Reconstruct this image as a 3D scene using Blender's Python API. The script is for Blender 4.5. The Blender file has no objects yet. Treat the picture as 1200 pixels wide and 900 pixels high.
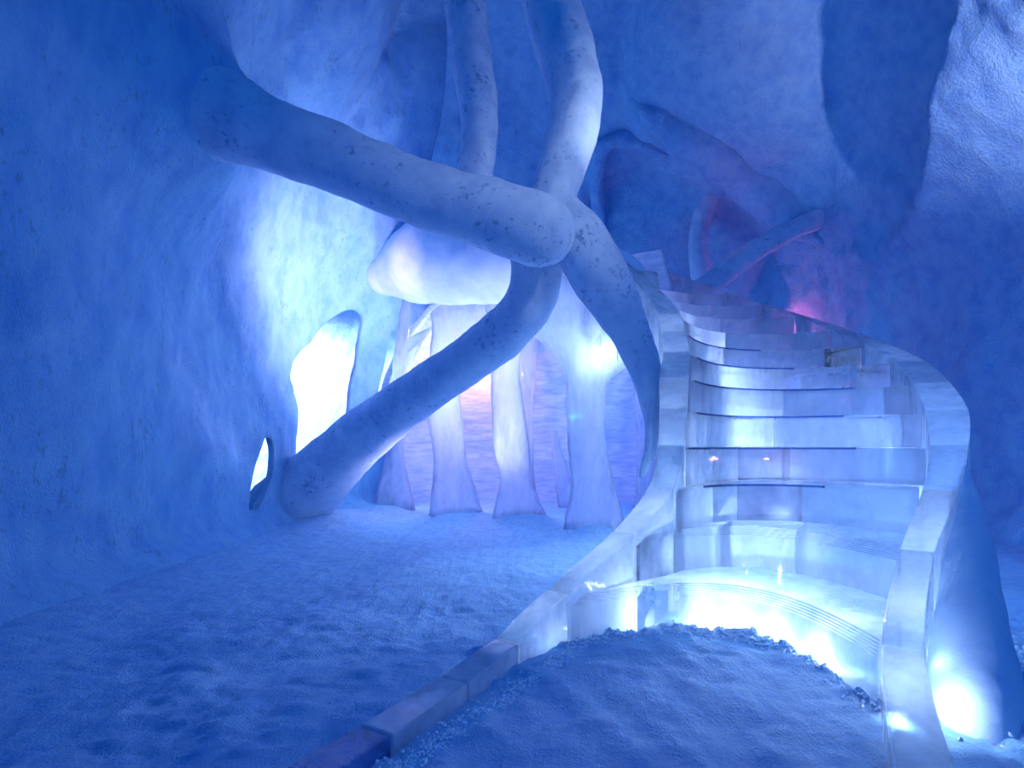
import bpy, bmesh, math, random
from mathutils import Vector, noise, kdtree
random.seed(7)
F, HY, EZ = 657.0, 525.0, 0.8          # focal length in px, horizon row, eye height
col = bpy.context.scene.collection
def P(px, py, d): return Vector(((px-600)/F*d, d, EZ-(py-HY)/F*d))
def proj(v): return (600+F*v.x/v.y, HY+F*(EZ-v.z)/v.y)
def sm(a, b, x):
    t = min(1, max(0, (x-a)/(b-a))); return t*t*(3-2*t)

# ---------------------------------------------------------------- materials
def mat(name):
    m = bpy.data.materials.new(name); m.use_nodes = True
    nt = m.node_tree; nt.nodes.clear()
    return m, nt, nt.nodes, nt.links
def N(nodes, t, **kw):
    n = nodes.new(t)
    for k, v in kw.items():
        if k in n.inputs: n.inputs[k].default_value = v
        else: setattr(n, k, v)
    return n
def snow_material(name, c0, c1, fine=90, coarse=9, bump=.5, pits=0.0, strata=False, dist=.02, rough=.85, coord_scale=(1,1,1), tint=.6, grooves=0.0):
    m, nt, nd, lk = mat(name)
    tc = N(nd, 'ShaderNodeTexCoord'); mp = N(nd, 'ShaderNodeMapping'); mp.inputs['Scale'].default_value = coord_scale
    lk.new(tc.outputs['Object'], mp.inputs['Vector'])
    n1 = N(nd, 'ShaderNodeTexNoise', Scale=coarse, Detail=7.0, Roughness=.65)
    n2 = N(nd, 'ShaderNodeTexNoise', Scale=fine, Detail=5.0, Roughness=.7)
    for n in (n1, n2): lk.new(mp.outputs['Vector'], n.inputs['Vector'])
    ramp = N(nd, 'ShaderNodeValToRGB'); ramp.color_ramp.elements[0].position = tint-.25; ramp.color_ramp.elements[1].position = tint
    ramp.color_ramp.elements[0].color = (*c1, 1); ramp.color_ramp.elements[1].color = (*c0, 1)
    lk.new(n1.outputs['Fac'], ramp.inputs['Fac'])
    out = N(nd, 'ShaderNodeOutputMaterial'); b = N(nd, 'ShaderNodeBsdfPrincipled', Roughness=rough)
    colour = ramp.outputs['Color']
    hsum = N(nd, 'ShaderNodeMath', operation='MULTIPLY_ADD'); hsum.inputs[1].default_value = .5
    lk.new(n2.outputs['Fac'], hsum.inputs[0]); lk.new(n1.outputs['Fac'], hsum.inputs[2])
    height = hsum.outputs[0]
    if pits:                                   # dark flecks in clusters; on the wall, shade of dimples put into the colour
        v = N(nd, 'ShaderNodeTexNoise', Scale=26.0, Detail=3.0, Roughness=.6)
        v2 = N(nd, 'ShaderNodeTexNoise', Scale=3.2, Detail=3.0, Roughness=.6)
        lk.new(mp.outputs['Vector'], v.inputs['Vector']); lk.new(mp.outputs['Vector'], v2.inputs['Vector'])
        a = N(nd, 'ShaderNodeMath', operation='MULTIPLY_ADD'); a.inputs[1].default_value = .55
        lk.new(v2.outputs['Fac'], a.inputs[0]); lk.new(v.outputs['Fac'], a.inputs[2])
        r = N(nd, 'ShaderNodeMapRange'); r.inputs['From Min'].default_value = .88; r.inputs['From Max'].default_value = 1.02
        r.inputs['To Min'].default_value = 0; r.inputs['To Max'].default_value = pits
        lk.new(a.outputs[0], r.inputs['Value'])
        mx = N(nd, 'ShaderNodeMix', data_type='RGBA'); mx.inputs['B'].default_value = (.10, .22, .42, 1)
        lk.new(r.outputs['Result'], mx.inputs['Factor']); lk.new(colour, mx.inputs['A']); colour = mx.outputs['Result']
    if strata:
        w = N(nd, 'ShaderNodeTexWave', Scale=2.2, Distortion=5.0, Detail=3.0, bands_direction='Z')
        lk.new(tc.outputs['Object'], w.inputs['Vector'])
        a = N(nd, 'ShaderNodeMath', operation='MULTIPLY_ADD'); a.inputs[1].default_value = .6
        lk.new(w.outputs['Fac'], a.inputs[0]); lk.new(height, a.inputs[2]); height = a.outputs[0]
    if grooves:                                # long shallow scrape marks
        w = N(nd, 'ShaderNodeTexNoise', Scale=1.0, Detail=4.0, Roughness=.6)
        m2 = N(nd, 'ShaderNodeMapping'); m2.inputs['Scale'].default_value = (16, 2.2, 2); m2.inputs['Rotation'].default_value = (0, 0, .75)
        lk.new(tc.outputs['Object'], m2.inputs['Vector']); lk.new(m2.outputs['Vector'], w.inputs['Vector'])
        a = N(nd, 'ShaderNodeMath', operation='MULTIPLY_ADD'); a.inputs[1].default_value = grooves
        lk.new(w.outputs['Fac'], a.inputs[0]); lk.new(height, a.inputs[2]); height = a.outputs[0]
    bp = N(nd, 'ShaderNodeBump', Strength=bump, Distance=dist)
    lk.new(height, bp.inputs['Height']); lk.new(bp.outputs['Normal'], b.inputs['Normal'])
    lk.new(colour, b.inputs['Base Color']); lk.new(b.outputs[0], out.inputs['Surface'])
    return m
def ice_material(name, frost=.35, clear=.45, tintc=(.80, .90, 1.0), rough=.06, streak=(9, 9, 2.2), bump=.25, ior=1.31, frostc=(.86,.93,1)):
    """clear ice: part looks straight through, part refracts, frosted patches scatter and pass light on"""
    m, nt, nd, lk = mat(name)
    tc = N(nd, 'ShaderNodeTexCoord'); mp = N(nd, 'ShaderNodeMapping'); mp.inputs['Scale'].default_value = streak
    lk.new(tc.outputs['Object'], mp.inputs['Vector'])
    n1 = N(nd, 'ShaderNodeTexNoise', Scale=1.0, Detail=6.0, Roughness=.6); lk.new(mp.outputs['Vector'], n1.inputs['Vector'])
    n2 = N(nd, 'ShaderNodeTexNoise', Scale=5.0, Detail=3.0); lk.new(tc.outputs['Object'], n2.inputs['Vector'])
    bp = N(nd, 'ShaderNodeBump', Strength=bump, Distance=.03); lk.new(n2.outputs['Fac'], bp.inputs['Height'])
    mr = N(nd, 'ShaderNodeMapRange'); mr.inputs['From Min'].default_value = .35; mr.inputs['From Max'].default_value = .68
    mr.inputs['To Min'].default_value = frost*.45; mr.inputs['To Max'].default_value = min(1, frost*1.7)
    lk.new(n1.outputs['Fac'], mr.inputs['Value'])
    tr = N(nd, 'ShaderNodeBsdfTransparent'); tr.inputs[0].default_value = (*tintc, 1)
    rf = N(nd, 'ShaderNodeBsdfRefraction', Roughness=rough, IOR=1.12); rf.inputs[0].default_value = (*tintc, 1)
    df = N(nd, 'ShaderNodeBsdfDiffuse'); df.inputs[0].default_value = (*frostc, 1)
    tl = N(nd, 'ShaderNodeBsdfTranslucent'); tl.inputs[0].default_value = (*frostc, 1)
    gl = N(nd, 'ShaderNodeBsdfGlossy', Roughness=rough); fr = N(nd, 'ShaderNodeFresnel', IOR=ior)
    for n in (rf, df, tl, gl, fr): lk.new(bp.outputs['Normal'], n.inputs['Normal'])
    a = N(nd, 'ShaderNodeMixShader'); a.inputs[0].default_value = clear; lk.new(rf.outputs[0], a.inputs[1]); lk.new(tr.outputs[0], a.inputs[2])
    f = N(nd, 'ShaderNodeMixShader'); f.inputs[0].default_value = .6; lk.new(df.outputs[0], f.inputs[1]); lk.new(tl.outputs[0], f.inputs[2])
    b = N(nd, 'ShaderNodeMixShader'); lk.new(mr.outputs['Result'], b.inputs[0]); lk.new(a.outputs[0], b.inputs[1]); lk.new(f.outputs[0], b.inputs[2])
    c = N(nd, 'ShaderNodeMixShader'); lk.new(fr.outputs[0], c.inputs[0]); lk.new(b.outputs[0], c.inputs[1]); lk.new(gl.outputs[0], c.inputs[2])
    o = N(nd, 'ShaderNodeOutputMaterial'); lk.new(c.outputs[0], o.inputs['Surface'])
    return m
def glow_material(name, c, s):
    m, nt, nd, lk = mat(name); e = N(nd, 'ShaderNodeEmission', Strength=s); e.inputs[0].default_value = (*c, 1)
    o = N(nd, 'ShaderNodeOutputMaterial'); lk.new(e.outputs[0], o.inputs['Surface']); return m

M = {
 'wall':  snow_material('packed_snow_wall', (.32,.66,.95), (.20,.50,.88), fine=70, coarse=5, bump=.95, pits=.45, dist=.035, coord_scale=(1.3,1.3,.7)),
 'rough': snow_material('carved_snow_wall', (.32,.66,.95), (.20,.50,.88), fine=45, coarse=6, bump=1.0, dist=.06),
 'floor': snow_material('trodden_snow', (.40,.70,.96), (.27,.56,.90), fine=110, coarse=14, bump=.9, dist=.03, grooves=.7),
 'branch':snow_material('speckled_snow', (.56,.68,.82), (.40,.53,.72), fine=80, coarse=6, bump=.5, pits=.75, dist=.015),
 'bank':  snow_material('smooth_snow', (.68,.80,.95), (.55,.70,.90), fine=120, coarse=7, bump=.35, dist=.01),
 'crumb': snow_material('loose_snow', (.85,.90,.97), (.75,.84,.95), fine=150, coarse=20, bump=.3, dist=.005),
 'strata':snow_material('layered_snow', (.60,.74,.92), (.36,.5,.76), fine=50, coarse=5, bump=.25, strata=True, dist=.04, coord_scale=(1,1,5)),
 'step':  ice_material('clear_step_ice', frost=.42, clear=.5, streak=(2.5,2.5,1.2), tintc=(.92,.96,1)),
 'rail':  ice_material('clear_rail_ice', frost=.66, clear=.5, streak=(4,4,3), tintc=(.92,.96,1)),
 'rib':   ice_material('milky_rib_ice', frost=.62, clear=.5, streak=(5,5,1.2)),
 'curb':  ice_material('wet_blue_ice', frost=.16, clear=.4, tintc=(.45,.68,.95), streak=(5,5,5)),
 'led':   glow_material('led_glow', (.70,.82,1.0), 5),
}

# ---------------------------------------------------------------- mesh helpers
def link(name, verts, faces, m, parent=None, smooth=True):
    me = bpy.data.meshes.new(name); me.from_pydata([tuple(v) for v in verts], [], faces); me.validate()
    bm = bmesh.new(); bm.from_mesh(me); bmesh.ops.recalc_face_normals(bm, faces=bm.faces); bm.to_mesh(me); bm.free()
    if smooth: me.polygons.foreach_set('use_smooth', [True]*len(me.polygons))
    o = bpy.data.objects.new(name, me); col.objects.link(o); me.materials.append(m)
    if parent: o.parent = parent; o.matrix_parent_inverse = parent.matrix_world.inverted()
    return o
def empty(name, loc):
    o = bpy.data.objects.new(name, None); col.objects.link(o); o.location = loc; o.empty_display_size = .1
    bpy.context.view_layer.update(); return o
def tag(o, label=None, cat=None, group=None, kind=None):
    if label: o['label'] = label
    if cat: o['category'] = cat
    if group: o['group'] = group
    if kind: o['kind'] = kind
    return o
def cat_rom(pts, per):
    """Catmull-Rom through tuples of any length"""
    n = len(pts); out = []
    g = lambda i: pts[min(n-1, max(0, i))]
    for i in range(n-1):
        p0, p1, p2, p3 = g(i-1), g(i), g(i+1), g(i+2)
        if i == 0: p0 = tuple(2*a-b for a, b in zip(p1, p2))
        if i == n-2: p3 = tuple(2*a-b for a, b in zip(p2, p1))
        for k in range(per):
            t = k/per
            out.append(tuple(.5*((2*b)+(-a+c)*t+(2*a-5*b+4*c-d)*t*t+(-a+3*b-3*c+d)*t**3) for a, b, c, d in zip(p0, p1, p2, p3)))
    out.append(tuple(pts[-1])); return out
def fbm(v, s, o=4):
    v = Vector(v)*s; a = 1.0; r = 0.0
    for _ in range(o): r += a*noise.noise(v); v = v*2.03+Vector((7.1, 3.3, 1.7)); a *= .5
    return r
def tube(name, pts, m, parent=None, seg=40, per=14, bump=.008, flat=1.0, nscale=3.0, cap_round=True):
    """organic limb: pts = (x,y,z,radius); rounded ends, noisy skin"""
    pp = cat_rom(pts, per); n = len(pp); C = [Vector(p[:3]) for p in pp]; R = [max(.004, p[3]) for p in pp]
    if cap_round:                                            # hemispherical ends
        for end in (0, 1):
            c, r = (C[0], R[0]) if end == 0 else (C[-1], R[-1])
            t = (C[0]-C[1]).normalized() if end == 0 else (C[-1]-C[-2]).normalized()
            cs = [c+t*r*math.sin(a) for a in (.35, .7, 1.0, 1.25, 1.45)]; rs = [r*math.cos(a) for a in (.35, .7, 1.0, 1.25, 1.45)]
            if end == 0: C = cs[::-1]+C; R = rs[::-1]+R
            else: C = C+cs; R = R+rs
    n = len(C); verts = []; faces = []
    up = None
    for i in range(n):
        t = (C[min(n-1, i+1)]-C[max(0, i-1)]).normalized()
        if up is None: up = t.orthogonal().normalized()
        up = (up-t*up.dot(t)).normalized(); sd = t.cross(up)
        for k in range(seg):
            a = 2*math.pi*k/seg; d = up*math.cos(a)+sd*math.sin(a)*flat
            p = C[i]+d*R[i]; p += d*(fbm(p, nscale)*bump*2*min(1, R[i]/.1)); verts.append(p)
    for i in range(n-1):
        for k in range(seg):
            a = i*seg+k; b = i*seg+(k+1) % seg; faces.append((a, b, b+seg, a+seg))
    faces.append(tuple(range(seg))); faces.append(tuple((n-1)*seg+k for k in range(seg)))
    return link(name, verts, faces, m, parent)
def slab(name, rows, m, parent=None, seg=28, per=8, power=3.0, bump=.008):
    """lofted slab: rows = (left px, right px, py, depth, thickness) read as world sections, superellipse cross-section"""
    secs = []
    for l, r, y, d, t in rows:
        a = P(l, y, d); b = P(r, y, d); secs.append((*((a+b)/2), (b-a).length/2, t/2))
    pp = cat_rom(secs, per); verts = []; faces = []; n = len(pp)
    for x, y, z, hw, ht in pp:
        yaw = Vector((x, y, 0)).normalized(); side = Vector((yaw.y, -yaw.x, 0))
        for k in range(seg):
            a = 2*math.pi*k/seg; c, s = math.cos(a), math.sin(a)
            q = Vector((x, y, z))+side*hw*math.copysign(abs(c)**(2/power), c)+yaw*ht*math.copysign(abs(s)**(2/power), s)
            q += side*fbm(q, 3, 3)*bump; verts.append(q)
    for i in range(n-1):
        for k in range(seg):
            a = i*seg+k; b = i*seg+(k+1) % seg; faces.append((a, b, b+seg, a+seg))
    faces.append(tuple(range(seg))); faces.append(tuple((n-1)*seg+k for k in range(seg)))
    return link(name, verts, faces, m, parent)
def solid(name, lo, hi, m, parent=None, smooth=False, bevel=.006, z0=None):
    """prism between two matching loops of points (bottom, top)"""
    n = len(lo); verts = list(lo)+list(hi)
    faces = [tuple(range(n)), tuple(range(2*n-1, n-1, -1))]+[(i, (i+1) % n, n+(i+1) % n, n+i) for i in range(n)]
    o = link(name, verts, faces, m, parent, smooth)
    if bevel:
        b = o.modifiers.new('bevel', 'BEVEL'); b.width = bevel; b.segments = 2; b.limit_method = 'ANGLE'; b.angle_limit = math.radians(40)
    return o

# ---------------------------------------------------------------- cave shell
CX, CY, TOP = .8, 4.0, 6.4
def dome(z, top=TOP):
    t = min(.999, max(0, z/top)); return (1-t**2.6)**.5
def shell(name, plan, z0, z1, m, holes=(), relief=None, step=.045, thick=.35, amp=.12, top=TOP, ur=(0, 1)):
    pl = cat_rom(plan, 40)
    pts = [Vector((*p, 0)) for p in pl]; L = [0]
    for a, b in zip(pts, pts[1:]): L.append(L[-1]+(b-a).length)
    nu = max(4, int(L[-1]*(ur[1]-ur[0])/step)); nv = max(4, int((z1-z0)/step)); verts = []; j = 0
    row = []
    for i in range(nu+1):
        s = L[-1]*(ur[0]+(ur[1]-ur[0])*i/nu)
        while j < len(L)-2 and L[j+1] < s: j += 1
        t = (s-L[j])/max(1e-6, L[j+1]-L[j]); row.append(pts[j].lerp(pts[j+1], t))
    for v in range(nv+1):
        z = z0+(z1-z0)*v/nv; f = dome(z, top)
        for b in row:
            p = Vector((CX+(b.x-CX)*f, CY+(b.y-CY)*f, z)); nrm = Vector((CX-b.x, CY-b.y, 0)).normalized()
            nrm = (nrm*f+Vector((0, 0, -(1-f)))).normalized()
            h = amp*fbm(p, .8, 3)+.022*fbm(p, 5, 3)
            if relief: h += relief(p)
            verts.append(p+nrm*h)
    w = nu+1; inside = [False]*len(verts)
    for poly in holes:
        m_ = len(poly)
        for i, q in enumerate(verts):
            if q.y < .5: continue
            x, y = proj(q); c = False
            for k in range(m_):
                (x1, y1), (x2, y2) = poly[k], poly[(k+1) % m_]
                if (y1 > y) != (y2 > y) and x < (x2-x1)*(y-y1)/(y2-y1)+x1: c = not c
            if c: inside[i] = (poly,)
    faces = []; kill = set()
    for v in range(nv):
        for u in range(nu):
            f = (v*w+u, v*w+u+1, (v+1)*w+u+1, (v+1)*w+u)
            if all(inside[k] for k in f): continue
            faces.append(f)
    for f in faces:
        for k in f:
            if inside[k]:
                poly = inside[k][0]; x, y = proj(verts[k]); best = None
                for a in range(len(poly)):
                    (x1, y1), (x2, y2) = poly[a], poly[(a+1) % len(poly)]
                    dx, dy = x2-x1, y2-y1; t = max(0, min(1, ((x-x1)*dx+(y-y1)*dy)/(dx*dx+dy*dy)))
                    q = (x1+dx*t, y1+dy*t); e = (q[0]-x)**2+(q[1]-y)**2
                    if best is None or e < best[0]: best = (e, q)
                verts[k] = P(*best[1], verts[k].y); inside[k] = False
    soft = {tuple(round(c, 4) for c in verts[k]) for k in list(range(w))+list(range(nv*w, len(verts)))}
    if ur[0] > 0: soft |= {tuple(round(c, 4) for c in verts[v*w]) for v in range(nv+1)}
    if ur[1] < 1: soft |= {tuple(round(c, 4) for c in verts[v*w+nu]) for v in range(nv+1)}
    o = link(name, verts, faces, m)
    bm = bmesh.new(); bm.from_mesh(o.data)
    bmesh.ops.delete(bm, geom=[v for v in bm.verts if not v.link_faces], context='VERTS')
    be = [e for e in bm.edges if e.is_boundary and not all(tuple(round(c, 4) for c in v.co) in soft for v in e.verts)]
    r = bmesh.ops.extrude_edge_only(bm, edges=be)
    for v in [g for g in r['geom'] if isinstance(g, bmesh.types.BMVert)]:
        d = Vector((v.co.x-CX, v.co.y-CY, 0)).normalized(); v.co += d*thick
    bmesh.ops.recalc_face_normals(bm, faces=bm.faces)
    for f in bm.faces: f.smooth = True
    bm.to_mesh(o.data); bm.free()
    return tag(o, kind='structure')

def smooth_poly(p, per=6):
    q = cat_rom([tuple(map(float, a)) for a in p+[p[0]]], per)[:-1]
    return [(x+1.2*noise.noise(Vector((x*.1, y*.1, 0))), y+1.2*noise.noise(Vector((y*.1, x*.1, 5)))) for x, y in q]
hole_a = smooth_poly([(409,362),(422,364),(426,376),(421,400),(418,425),(412,450),(409,480),(405,520),(395,560),(370,575),(350,560),(347,520),(350,485),(345,458),(340,438),(350,414),(364,401),(376,384),(396,368)])
hole_b = smooth_poly([(463,379),(469,395),(465,425),(462,460),(455,480),(440,485),(444,455),(452,420),(457,395)])
hole_c = smooth_poly([(315,504),(321,530),(318,560),(306,590),(294,612),(292,590),(296,560),(305,528)])

left_plan = [(-2.7,-.6),(-2.42,1),(-2.32,2.4),(-2.32,4),(-2.3,5.1),(-2.15,6.0),(-1.88,6.5),(-1.42,6.8)]
back_plan = [(-4.9,4.6),(-4.6,7.2),(-3.2,9.0),(-1,9.7),(1,9.7),(2.9,9.1),(4.0,7.9),(4.4,6.6)]
right_plan = [(4.4,6.6),(4.45,5),(4.3,3.2),(4.05,1.2),(4.1,-.6)]
def lobe(p, c, r, h, sharp=.5):
    q = ((p.x-c[0])/r[0])**2+((p.y-c[1])/r[1])**2+((p.z-c[2])/r[2])**2
    return h*(1-q)**sharp if q < 1 else 0
def rel_left(p):
    h = .55*math.exp(-((p.y-3.45)/.55)**2-((p.z-2.95)/.45)**2)          # swelling where the big branch grows out
    h += lobe(p, (-1.5, 6.3, 4.3), (1.4, .8, 1.5), .35, .8)
    h += lobe(p, (-1.6, 5.0, 4.6), (1.4, .7, .9), .3, .7)
    h += .12*math.exp(-((p.y-6.5)/.45)**2-((p.z-2.6)/.7)**2)
    h += .25*sm(.25, 0, p.z)                                           # drift at the foot
    return h
def rel_right(p):
    # buttress with a crisp edge high up, melting into the wall lower down
    edge = 3.55+(4.2-p.z)*1.75
    k = sm(2.6, 3.7, p.z)
    h = .75*k*sm(edge+.10+1.4*(1-k), edge-.06, p.y)
    h += .3*sm(.4, 0, p.z)
    h += .05*abs(fbm(p, 1.8, 4))
    return h
def rel_back(p):
    h = lobe(p, (2.6, 6.6, 5.3), (1.3, 1.6, 1.3), .6, .6)
    h -= .35*sm(.25, .0, abs(math.hypot((p.x-2.2)/1.3, (p.z-3.1)/1.7)-.5)-.5)*sm(6.8, 7.4, p.y)
    h += .04*abs(fbm(p, 3.5, 3))
    return h
SP = 4.9
far_plan = back_plan+right_plan[1:]
def rel_far(p):
    w_ = sm(5.4, 6.8, p.y) if p.x > 1 else 1
    return rel_back(p)*w_+rel_right(p)*(1-w_)
shell('wall_left', left_plan, -.15, SP, M['wall'], holes=(hole_a, hole_b, hole_c), relief=rel_left, thick=.07)
shell('wall_back', far_plan, -.15, SP, M['rough'], relief=rel_far, step=.06, ur=(0, .6))
shell('wall_right', far_plan, -.15, SP, M['rough'], relief=rel_far, step=.05, ur=(.6, 1))
caps = [shell('ceiling', pl, SP, 6.38, M['rough'], relief=rl, step=st_, thick=.02, ur=u) for pl, rl, st_, u in ((left_plan, rel_left, .045, (0, 1)), (far_plan, rel_far, .06, (0, .6)), (far_plan, rel_far, .05, (.6, 1)))]
bm = bmesh.new()
for c in caps: bm.from_mesh(c.data)
bm.to_mesh(caps[0].data); bm.free()
for c in caps[1:]: bpy.data.objects.remove(c)

# floor
ST = []   # stair outline, filled below, used for the drift of crumbs along the first riser
Lp = {1:(.23,2.25),2:(.55,2.5),3:(.78,2.68),4:(.88,2.85),5:(.95,3.02),6:(1.02,3.22),7:(1.13,3.55),8:(1.21,3.9),9:(1.27,4.22),10:(1.25,4.5),11:(1.17,4.75),12:(1.05,4.95),13:(.9,5.12),14:(.72,5.25)}
Rp = {1:(1.1,1.68),2:(1.49,2.16),3:(1.84,2.52),4:(2.14,2.88),5:(2.37,3.22),6:(2.55,3.58),7:(2.7,3.98),8:(2.76,4.4),9:(2.71,4.78),10:(2.6,5.15),11:(2.44,5.5),12:(2.22,5.8),13:(1.95,6.05),14:(1.65,6.25)}
SAG = {1:.50,2:.50,3:.48,4:.46,5:.46,6:.44,7:.44,8:.42,9:.38,10:.34,11:.32,12:.3,13:.28,14:.28}
RISE = .2
def arc(n, k=28, grow=0.0, inset=0.0):
    a, b = Vector((*Lp[n], 0)), Vector((*Rp[n], 0)); ch = b-a; nr = Vector((-ch.y, ch.x, 0)).normalized()
    if nr.y < 0: nr = -nr
    out = []
    for i in range(k+1):
        t = inset+(1-2*inset)*i/k; s = 1-(2*t-1)**2
        out.append(a+ch*t+nr*(SAG[n]*s+grow))
    return out
arc1 = arc(1, 60)
def floor_h(x, y):
    v = Vector((x, y, 0))
    h = .035*fbm(v, .9, 3)+.012*fbm(v, 5, 3)+.005*noise.noise(v*26)
    near = sm(4.5, 2.5, y)
    h += .022*near*abs(fbm(v, 8, 4))+.02*near*fbm(v, 2.6, 3)
    for mx_, my_ in ((.79,5.2),(.10,5.95),(-.62,6.4),(-1.42,6.65),(-1.8,7.0)): h += .13*math.exp(-((x-mx_)**2+(y-my_)**2)/.09)
    d = min((v-q).length for q in arc1[::3]) if (y < 3.2 and -.3 < x < 1.7) else 9
    c = Vector((.62, 1.35, 0)); r = math.hypot((x-.62)/.62, (y-1.45)/.95)
    inside = sm(1.08, .9, r)
    h = h*(1-.6*inside)+.02*inside+.012*inside*fbm(v, 6, 4)
    if d < .35:                                       # crumbled rim left along the foot of the first riser
        h += (.012+.05*abs(fbm(v, 14, 3)))*math.exp(-(d/.07)**2)
    # scrape marks
    ang = math.atan2(y-.2, x-.9)
    h += inside*.014*noise.noise(Vector((ang*18, math.hypot(x-.9, y-.2)*1.5, 0)))
    # drifts
    h += .10*math.exp(-((x+1.75)/.5)**2-((y-5.9)/.8)**2)
    h += .05*math.exp(-(((x-1.9)/.35)**2+((y-1.7)/.5)**2))*(1+fbm(v, 9, 3))
    h += .06*math.exp(-(((x+2.1)/.3)**2))
    return h
xs = []; x = -3.4
while x < 4.6: xs.append(x); x += .022 if -1.5 < x < 2.6 else .05
ys = []; y = .55
while y < 9.9: ys.append(y); y += .016 if y < 2.8 else (.035 if y < 6 else .1)
fv = [(a, b, floor_h(a, b)) for b in ys for a in xs]; nx = len(xs)
ff = [(j*nx+i, j*nx+i+1, (j+1)*nx+i+1, (j+1)*nx+i) for j in range(len(ys)-1) for i in range(nx-1)]
tag(link('floor', fv, ff, M['floor']), kind='structure')

# ---------------------------------------------------------------- branch sculpture
def limb(name, rows, parent, m=None, **kw):
    """rows = (px, py, depth, radius in px at that depth)"""
    pts = []
    for x, y, d, r in rows:
        p = P(x, y, d); pts.append((*p, r*d/F))
    return tube(name, pts, m or M['branch'], parent, **kw)
hub = empty('branch_sculpture', P(650, 275, 3.35))
tag(hub, 'branching snow sculpture of thick round speckled limbs meeting in mid air left of the staircase', 'sculpture')
limb('branch', [(50,15,3.3,150),(115,58,3.32,118),(175,92,3.38,84),(235,124,3.44,58),(285,145,3.45,46),(330,163,3.45,40),(420,197,3.4,37),(510,232,3.35,37),(580,254,3.3,40),(632,272,3.25,42)], hub)['label'] = 'thick limb growing out of the left wall with a rounded end'
limb('branch', [(527,-160,5.0,26),(538,-60,4.9,25),(548,30,4.8,24),(556,90,4.7,24),(562,150,4.5,22),(556,215,4.2,22)], hub)
limb('branch', [(618,-150,3.9,32),(633,-60,3.85,33),(650,15,3.8,33),(668,80,3.7,33),(674,135,3.6,30),(662,185,3.55,29),(648,228,3.5,28),(640,265,3.5,26)], hub)['label'] = 'brightly lit upright limb'
limb('branch', [(625,285,3.7,30),(628,320,3.75,29),(618,360,3.85,29),(588,393,4.1,28),(545,425,4.4,28),(490,462,4.7,28),(435,503,5.1,31),(385,548,5.5,36),(335,600,5.85,46)], hub)['label'] = 'lower limb slanting down to the floor by the left wall'
limb('branch', [(655,255,3.55,30),(680,285,3.5,33),(704,325,3.5,32),(728,368,3.5,27),(748,410,3.5,22),(762,455,3.5,16),(767,495,3.5,12),(762,530,3.52,8),(752,556,3.55,4)], hub)['label'] = 'limb hanging to a point behind the stair rail'

# ---------------------------------------------------------------- arch + ice ribs of the gallery
arch = tube('snow_arch', [(*P(452,322,6.5),.24),(*P(482,313,6.35),.40),(*P(520,304,6.1),.48),(*P(575,302,5.8),.46),(*P(630,300,5.5),.40),(*P(680,310,5.3),.30),(*P(730,330,5.2),.22)], M['bank'], bump=.012, seg=56)
tag(arch, 'smooth rounded snow arch bridging the gallery opening behind the branches', 'arch')
ribs = [
 ('wide ice rib rising beside the stair rail, rightmost of the gallery ribs', [(600,770,325,5.05,.3),(604,770,358,5.1,.3),(612,768,380,5.12,.3),(632,760,397,5.15,.28),(650,748,415,5.2,.28),(658,732,433,5.2,.26),(662,713,452,5.2,.26),(664,709,485,5.2,.26),(666,711,530,5.2,.26),(668,722,580,5.2,.28),(655,745,650,5.2,.40)]),
 ('ice rib with a flared foot standing left of the dark blue arched opening', [(560,660,335,5.9,.3),(570,632,370,5.95,.3),(576,614,400,6.0,.28),(575,608,440,6.0,.25),(576,615,480,6.0,.25),(580,620,530,6.0,.25),(585,626,570,6.0,.28),(572,655,630,6.0,.5)]),
 ('ice rib leaning just left of the pink snow wall', [(495,610,345,6.4,.3),(505,582,375,6.45,.3),(504,555,410,6.45,.25),(503,540,450,6.45,.25),(503,543,500,6.45,.25),(508,549,550,6.45,.27),(500,575,622,6.4,.5)]),
 ('narrow ice rib behind the slanting branch, leftmost of the tall gallery ribs', [(470,530,350,6.8,.3),(466,512,375,6.8,.28),(462,490,410,6.8,.25),(458,478,450,6.8,.22),(456,474,500,6.8,.22),(450,476,545,6.75,.26),(436,488,604,6.65,.4)]),
 ('thin frosted ice post half hidden under the slanting branch', [(425,455,470,7.2,.2),(424,448,520,7.2,.2),(420,446,560,7.15,.22),(412,452,605,7.0,.3)]),
]
for lab, rows in ribs:
    tag(slab('ice_rib', rows, M['rib'], per=8, bump=.02), lab, 'ice rib', 'ice ribs of the gallery')
# second row of ribs, further in
ribs2 = [('pink tinted ice rib in the back row beside the dark blue opening', [(598,636,350,7.3,.25),(600,632,400,7.3,.25),(604,627,450,7.3,.25),(604,625,520,7.3,.25),(602,628,595,7.3,.3)]),
 ('short bluish ice rib in the back row seen through the right opening', [(742,775,430,7.0,.25),(744,768,480,7.0,.2),(748,768,530,7.0,.2),(742,776,595,7.0,.3)]),
 ('slanting pale ice slab in the back row inside the dark blue opening', [(646,652,505,7.6,.2),(649,664,545,7.6,.2),(655,680,600,7.6,.25)])]
for lab, rows in ribs2:
    tag(slab('ice_rib', rows, M['rib'], per=8, bump=.02), lab, 'ice rib', 'ice ribs of the gallery')
# inner wall of the gallery with layered snow
tag(shell('wall_gallery', [(-1.85,7.5),(-1.6,8.2),(-1.0,8.5),(-.2,8.5),(.8,8.3),(1.7,8.0),(2.4,7.5)], -.1, 2.72, M['strata'], step=.05, thick=.2, amp=.08, top=2.9), kind='structure')

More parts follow.
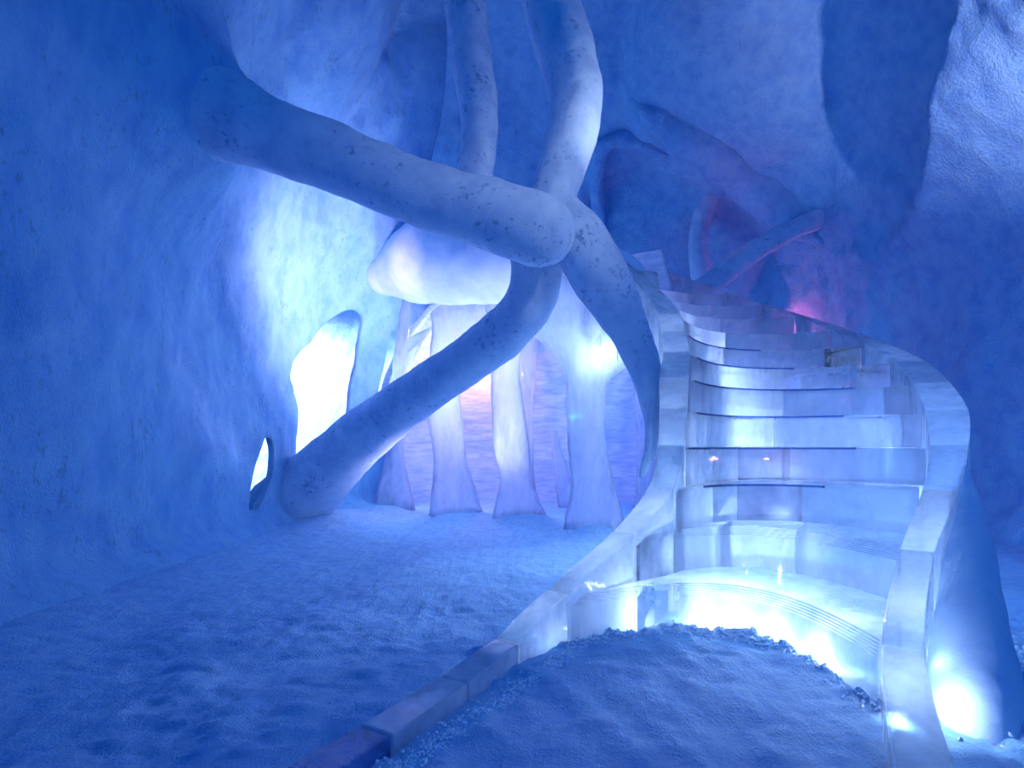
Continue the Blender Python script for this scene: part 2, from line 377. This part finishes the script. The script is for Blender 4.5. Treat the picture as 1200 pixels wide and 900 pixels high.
# ---------------------------------------------------------------- staircase
stair = empty('ice_staircase', (1.2, 3.2, 0))
tag(stair, 'curved staircase of clear ice blocks with solid ice side rails, glowing white from inside', 'staircase')
G = .004
M['step_clear'] = ice_material('glass_clear_ice', frost=.16, clear=.5, streak=(2.5,2.5,1.2), tintc=(.90,.94,1))
for n in range(1, 14):
    K = 72; fr = arc(n, K, 0, .004); bk = arc(n+1, K, .05, .004)
    z1 = n*RISE; z0 = z1-RISE+G if n > 1 else -.05
    cuts = {1: [0, 6, 36], 2: [0, 12, 25, 36], 3: [0, 8, 13, 24, 36], 4: [0, 8, 13, 22, 36], 5: [0, 7, 20, 36]}.get(n, [0, 10+n % 3*3, 22+n % 2*4, 36])
    if n > 5: cuts = [0, 14+n % 4*4, 36]
    cuts = [2*c for c in cuts]
    clear = {3: (2,), 4: (2,)}.get(n, ())
    led = 5 if n <= 2 else (2 if n == 3 else 0)          # thin frozen layers stepping back along the nosing
    V, Fc, MI = [], [], []
    for ci, (a, b) in enumerate(zip(cuts, cuts[1:])):
        prof = [(0, z0), (0, z1-.007*led)]
        for q in range(led): prof += [(.016*(q+1), z1-.007*(led-q)), (.016*(q+1), z1-.007*(led-q-1))]
        base = len(V); np_ = len(prof)+2
        for i in range(a, b+1):
            f, g = fr[i], bk[i]; dv = (g-f); dl = dv.length; dv.normalize()
            sh = Vector((0, 0, 0))
            if i == a and a: sh = (fr[i+1]-fr[i]).normalized()*.002
            if i == b and b < K: sh = (fr[i-1]-fr[i]).normalized()*.002
            for o_, z in prof: V.append(Vector((f.x+dv.x*o_, f.y+dv.y*o_, z))+sh)
            V.append(Vector((g.x, g.y, z1))+sh); V.append(Vector((g.x, g.y, z0))+sh)
        for i in range(b-a):
            for k in range(np_):
                p0 = base+i*np_+k; p1 = base+i*np_+(k+1) % np_
                Fc.append((p0, p1, p1+np_, p0+np_)); MI.append(1 if ci in clear else 0)
        e0 = [base+k for k in range(np_)]; e1 = [base+(b-a)*np_+k for k in range(np_)]
        Fc += [tuple(e0), tuple(e1[::-1])]; MI += [1 if ci in clear else 0]*2
    st = link('step', V, Fc, M['step'], stair, smooth=False); st.data.materials.append(M['step_clear'])
    if len(st.data.polygons) == len(MI): st.data.polygons.foreach_set('material_index', MI)
    if led: continue
    b_ = st.modifiers.new('bevel', 'BEVEL'); b_.width = .009; b_.segments = 2; b_.limit_method = 'ANGLE'; b_.angle_limit = math.radians(50)
M['joint'] = ice_material('dark_frozen_joint', frost=.2, clear=.7, tintc=(.42,.58,.84), frostc=(.30,.46,.78), streak=(14,14,3))
for n, i0, i1 in ((3, 12, 54), (4, 2, 60), (5, 6, 58), (6, 4, 62), (7, 6, 50), (8, 3, 44)):
    f0, f1 = arc(n, 72, -.003, .004)[i0:i1+1], arc(n, 72, .02, .004)[i0:i1+1]
    loop = f0+f1[::-1]
    lo = [Vector((q.x, q.y, n*RISE-.008)) for q in loop]; hi = [Vector((q.x, q.y, n*RISE+.003)) for q in loop]
    m_ = len(f0); L_ = len(loop); V = lo+hi; Fc = []
    for i in range(m_-1):
        a, b, c, d = i, i+1, L_-2-i, L_-1-i
        Fc += [(a, b, c, d), (L_+a, L_+d, L_+c, L_+b), (a, b, L_+b, L_+a), (d, c, L_+c, L_+d)]
    Fc += [(0, L_-1, 2*L_-1, L_), (m_-1, m_, L_+m_, L_+m_-1)]
    link('joint', V, Fc, M['joint'], stair, smooth=False)['label'] = 'thin dark frozen line along the nosing'
def offset(path, n, w):
    a = Vector((*path[max(min(path), n-1)], 0)); b = Vector((*path[min(max(path), n+1)], 0)); t = (b-a).normalized()
    return Vector((t.y, -t.x, 0))*w
Lq = dict(Lp); Lq[0] = (.03, 2.0); Lq[-1] = (-.13, 1.72); Lq[-2] = (-.30, 1.42); Lq[-3] = (-.5, 1.12); Lq[-4] = (-.74, .82)
Rq = dict(Rp); Rq[0] = (.84, 1.24); Rq[-1] = (.66, .88)
zl = {-4:.03,-3:.05,-2:.07,-1:.08,0:.10}; zr = {-1:.05, 0:.09}
wl = {-4:.13,-3:.13,-2:.12,-1:.11,0:.11,1:.11,2:.13,3:.14,4:.14,5:.15}
drop = {8:.45,9:.95,10:1.22,11:1.4,12:1.55,13:1.7,14:1.85}
def rail(path, n0, n1, zz, width, sign, mats, dropf=None):
    for n in range(n0, n1):
        q = []
        K = 5
        for i in range(K+1):
            t = i/K
            g = lambda k: path[max(n0, min(n1, k))]
            pt = cat_rom([g(n-1), g(n), g(n+1), g(n+2)], K)[K+i] if n > n0 else tuple(a+(b-a)*t for a, b in zip(path[n], path[n+1]))
            o0, o1 = offset(path, n, 1), offset(path, n+1, 1); od = o0.lerp(o1, t).normalized()
            za = zz.get(n, n*RISE+.015); zb = zz.get(n+1, (n+1)*RISE+.015)
            w = width(n)*(1-t)+width(n+1)*t
            lo = dropf(n)*(1-t)+dropf(n+1)*t if dropf else -.05
            q.append((Vector((*pt, 0)), od, w, za+(zb-za)*t, lo))
        # trim the ends for a hairline joint
        inner = [a+od*sign*.004 for a, od, w, z, lo in q]; outer = [a+od*sign*w for a, od, w, z, lo in q]
        jt = (inner[-1]-inner[0]).normalized()*.003
        inner[0] += jt; outer[0] += jt; inner[-1] -= jt; outer[-1] -= jt
        zs = [z for *_, z, lo in q]; ls = [lo for *_, lo in q]
        loop = list(zip(inner, zs, ls))+list(zip(outer, zs, ls))[::-1]
        b = solid('rail_block', [Vector((p.x, p.y, l)) for p, z, l in loop], [Vector((p.x, p.y, z)) for p, z, l in loop], mats(n), stair, bevel=.006)
rail(Lq, -4, 14, zl, lambda n: wl.get(n, .17), -1, lambda n: M['curb'] if n < -2 else M['rail'], lambda n: drop.get(n, -.05))
rail(Rq, -1, 14, zr, lambda n: {-1:.12,0:.12,1:.11,2:.11,3:.13,4:.16}.get(n, .2), 1, lambda n: M['rail'])

# led strips in the hollow below the steps
def strip(n, z, back, lab, i0=3, i1=25, r=.012, m=None):
    pts = [(q.x, q.y, z, r) for q in arc(n, 28, back)[i0:i1+1:3]]
    o = tube('led_strip', pts, m or M['led'], seg=8, per=3, bump=0)
    return tag(o, lab, 'light strip', 'light strips under the ice steps')
#strip(3, .22, .12, 'glowing white light strip behind the second ice riser')
#strip(4, .42, .12, 'glowing white light strip behind the third ice riser')

# snow horn leaning on the right rail
horn = tube('snow_horn', [(1.30,1.58,-.15,.12),(1.40,1.70,-.06,.13),(1.52,1.85,.03,.13),(1.665,2.04,.20,.105),(1.87,2.30,.40,.08),(2.03,2.50,.58,.045),(2.12,2.62,.71,.008)], M['bank'], bump=.004)
tag(horn, 'pointed horn of smooth packed snow leaning against the outside of the right rail', 'snow horn')

# branches across the back niche
t = limb('snow_branch', [(800,352,6.9,11),(835,330,6.9,13),(870,303,6.9,13),(905,281,6.9,12),(935,266,6.9,11),(975,250,7.0,14)], None)
tag(t, 'dark slanting snow branch crossing the pink lit niche above the stairs', 'branch')
t = limb('snow_branch', [(828,352,8.2,12),(822,320,8.2,12),(818,285,8.2,11),(825,250,8.2,11),(845,215,8.2,10),(858,200,8.2,8)], None)
tag(t, 'dark upright curved snow branch at the back of the niche', 'branch')
from mathutils.bvhtree import BVHTree
def wall_hits(names):
    out = []
    for nme in names:
        me = bpy.data.objects[nme].data
        out.append(BVHTree.FromPolygons([v.co for v in me.vertices], [p.vertices for p in me.polygons]))
    return out
WB = wall_hits(['wall_back', 'wall_right', 'ceiling'])
def on_wall(px, py, r, out=.5):
    """a point half sunk in the cave wall seen in that direction, with a radius given in px"""
    o = Vector((0, 0, EZ)); d = (P(px, py, 1)-o).normalized(); best = None
    for t in WB:
        h = t.ray_cast(o, d)
        if h[0] is not None and (best is None or h[3] < best): best = h[3]
    p = o+d*(best or 8); rr = r*p.y/F; p -= d*rr*out
    return (*p, rr)
def ridge(rows, lab, m, out=.5, bump=.02):
    o = tube('snow_ridge', [on_wall(*r, out) for r in rows], m, bump=bump); return tag(o, lab, 'ridge')
ridge([(700,330,9),(702,260,9),(699,205,9),(712,169,10),(745,166,9),(778,182,4)], 'thin snow ridge framing the left side of the dark niche', M['rough'], .1)
ridge([(742,118,4),(765,136,13),(790,150,20),(840,182,24),(885,215,26),(925,250,24),(962,284,6)], 'broad pink lit snow ridge arching over the niche', M['rough'], -.1, .025)
# crumbs of snow
cv, cf = [], []
def crumb(c, r):
    b = len(cv); ico = [(0,0,1),(.9,0,.3),(.28,.85,.3),(-.72,.53,.3),(-.72,-.53,.3),(.28,-.85,.3),(.5,.3,-.4),(-.5,.4,-.4),(0,-.6,-.4)]
    for v in ico: cv.append(c+Vector(v)*r*random.uniform(.6, 1.2))
    for i in range(1, 6): cf.append((b, b+i, b+1+i % 5))
    cf.extend([(b+1,b+6,b+2),(b+2,b+6,b+7),(b+2,b+7,b+3),(b+3,b+7,b+4),(b+4,b+7,b+8),(b+4,b+8,b+5),(b+5,b+8,b+6),(b+5,b+6,b+1),(b+6,b+8,b+7)])
for i in range(2600):
    q = random.choice(arc1); w = abs(random.gauss(0, .05)); x, y = q.x+random.gauss(0, .03), q.y-w
    crumb(Vector((x, y, floor_h(x, y))), random.uniform(.002, .009))
for i in range(900):
    t_ = random.random(); x = -.45+t_*.55+random.gauss(0, .02)+.1; y = 1.25+t_*.85+random.gauss(0, .03)
    crumb(Vector((x, y, floor_h(x, y))), random.uniform(.002, .008))
for i in range(1500):
    x, y = random.gauss(1.85, .25), random.gauss(1.75, .3)
    crumb(Vector((x, y, floor_h(x, y))), random.uniform(.003, .014))
tag(link('snow_crumbs', cv, cf, M['crumb'], smooth=False), 'loose crumbs of snow scattered along the foot of the first step and rails', 'snow crumbs', kind='stuff')

# ---------------------------------------------------------------- lights
def aim(o, tgt): o.rotation_euler = (Vector(tgt)-Vector(o.location)).to_track_quat('-Z', 'Y').to_euler()
def spot(name, loc, tgt, power, c, size=60, blend=.8, r=.08):
    l = bpy.data.lights.new(name, 'SPOT'); l.energy = power; l.color = c; l.spot_size = math.radians(size); l.spot_blend = blend; l.shadow_soft_size = r
    o = bpy.data.objects.new(name, l); o.location = loc; col.objects.link(o); aim(o, tgt); return o
def area(name, loc, tgt, power, c, sx, sy):
    l = bpy.data.lights.new(name, 'AREA'); l.energy = power; l.color = c; l.shape = 'RECTANGLE'; l.size = sx; l.size_y = sy
    o = bpy.data.objects.new(name, l); o.location = loc; col.objects.link(o); aim(o, tgt); return o
def point(name, loc, power, c, r=.1):
    l = bpy.data.lights.new(name, 'POINT'); l.energy = power; l.color = c; l.shadow_soft_size = r
    o = bpy.data.objects.new(name, l); o.location = loc; col.objects.link(o); return o
WH = (.54,.70,1.0); BL = (.25,.48,1.0); DB = (.02,.20,1.0)
spot('chamber_lamp', (-3.3, 6.9, 2.3), (-3.2, 8.7, 1.0), 1700, (1.0,.80,.95), 110, .6, .2)
point('gallery_lamp', (-.1, 6.45, 1.85), 16, (.62,.72,1.0), 0)
point('gallery_lamp', (-.95, 6.8, 1.6), 20, (.62,.78,1.0), 0)
point('gallery_lamp', (.55, 5.8, 1.9), 6, (.62,.78,1.0), 0)
point('pink_lamp', (-.45, 7.5, 1.6), 26, (1.0,.26,.40), 0)
point('gallery_blue', (.9, 7.3, 1.2), 14, (.02,.18,1.0), 0)
spot('wall_wash', (-1.05, 4.95, 2.2), (-2.2, 5.9, 2.6), 120, (1.0,.66,.95), 125, 1.0, .1)
spot('wall_wash', (-.55, 5.5, .5), (-2.3, 5.3, 2.2), 120, (.7,.62,1.0), 105, 1.0, .2)
spot('arch_wash', (-.2, 5.2, .25), (-.5, 6.2, 2.6), 210, (.62,.62,1.0), 110, 1.0, .15)
for i_ in (10, 22, 32, 42, 52):                     # lamps in the hollow behind the first riser
    q = arc(1, 60, .07)[i_]; point('step_lamp', (q.x, q.y, .05), 5, WH, 0)
point('stair_lamp', (1.05, 3.12, .3), 22, WH, 0)
point('stair_lamp', (1.6, 3.35, .35), 24, WH, 0)
spot('stair_lamp', (1.4, 4.3, 1.0), (1.3, 3.4, .7), 60, WH, 150, 1, 0)
spot('stair_lamp', (1.5, 4.9, 1.35), (1.35, 4.0, 1.1), 90, WH, 150, 1, 0)
spot('stair_lamp', (1.3, 5.4, 1.75), (1.1, 4.5, 1.6), 90, WH, 150, 1, 0)
point('side_lamp', (.75, 4.9, 1.6), 10, WH, 0)
point('stair_lamp', (2.3, 4.2, .9), 16, (.3,.45,1), 0)
for x_, y_, z_, e_ in ((.10, 2.27, .04, .7), (.47, 2.55, .12, 2), (.70, 2.74, .3, 3), (.80, 2.92, .5, 3), (.86, 3.12, .62, 4), (.98, 3.6, .8, 5), (1.08, 4.0, 1.15, 5)): point('rail_fill', (x_, y_, z_), e_, WH, 0)  # added lights inside the solid ice to brighten the left rail
for x_, y_, z_, e_ in ((.86, 1.20, .02, .5), (1.10, 1.58, .03, 1.6), (1.24, 1.66, .10, 2.5), (1.37, 1.85, .12, 1.5), (1.70, 2.28, .12, 4)): point('rail_fill', (x_, y_, z_), e_, WH, 0)  # added likewise for the lower right rail and the snow horn
for x_, y_, z_, e_ in ((2.07, 2.65, .2, 4), (2.4, 3.0, .35, 5), (2.63, 3.4, .5, 5), (2.82, 4.0, .7, 6)): point('rail_fill', (x_, y_, z_), e_, (.25,.45,1), 0)  # added blue lights to lift the upper right rail
spot('branch_spot', (1.45, 3.0, 2.2), P(640,90,3.7), 60, (.78,.86,1.0), 46, .9, .05)
spot('branch_fill', (1.5, 1.4, 3.0), P(520,300,4.0), 80, (.82,.88,1.0), 50, 1, .1)
spot('buttress_spot', (3.1, 1.0, 1.2), (3.75, 3.5, 3.9), 850, (.9,.72,1.0), 54, 1.0, .05)
spot('right_wash', (3.3, 2.6, .2), (4.3, 5.0, 1.4), 70, (.25,.42,1.0), 110, 1, .1)  # added spot to brighten the lower right wall
spot('niche_pink', (2.3, 6.3, 2.8), P(865,195,7.5), 14, (1.0,.12,.25), 55, 1.0, 0)
point('pink_lamp', tuple(P(912,538,3.25)), .5, (1.0,.35,.35), .006)
p_ = P(925, 388, 7.7); point('niche_pink', tuple(p_), 14, (1.0,.10,.20), 0)
spot('mound_fill', (1.25, 2.5, .75), (.62, 1.25, 0), 26, (.75,.72,1.0), 75, 1, 0)  # added spot that boosts the riser light on the scraped snow
area('front_fill', (.6, -.8, 3.6), (.9, 4.5, .8), 36, (.02,.30,1.0), 2.5, 1.5)  # unseen blue fill panel added above and behind the camera

w = bpy.data.worlds.new('cave_ambient'); bpy.context.scene.world = w; w.use_nodes = True
w.node_tree.nodes['Background'].inputs[0].default_value = (.0005, .15, .85, 1); w.node_tree.nodes['Background'].inputs[1].default_value = .35

# ---------------------------------------------------------------- camera
cam = bpy.data.cameras.new('camera'); cam.sensor_width = 36; cam.lens = F/1200*36; cam.shift_y = (HY-450)/1200; cam.clip_start = .02
co = bpy.data.objects.new('camera', cam); co.location = (0, 0, EZ); co.rotation_euler = (math.pi/2, 0, 0); col.objects.link(co)
sc = bpy.context.scene; sc.camera = co
sc.view_settings.view_transform = 'Standard'; sc.view_settings.look = 'None'; sc.view_settings.gamma = 1; sc.view_settings.use_curve_mapping = False
sc.view_settings.exposure = 0
cy = sc.cycles; cy.max_bounces = 14; cy.diffuse_bounces = 5; cy.transmission_bounces = 10; cy.transparent_max_bounces = 40; cy.glossy_bounces = 4
cy.sample_clamp_indirect = 6; cy.use_denoising = True
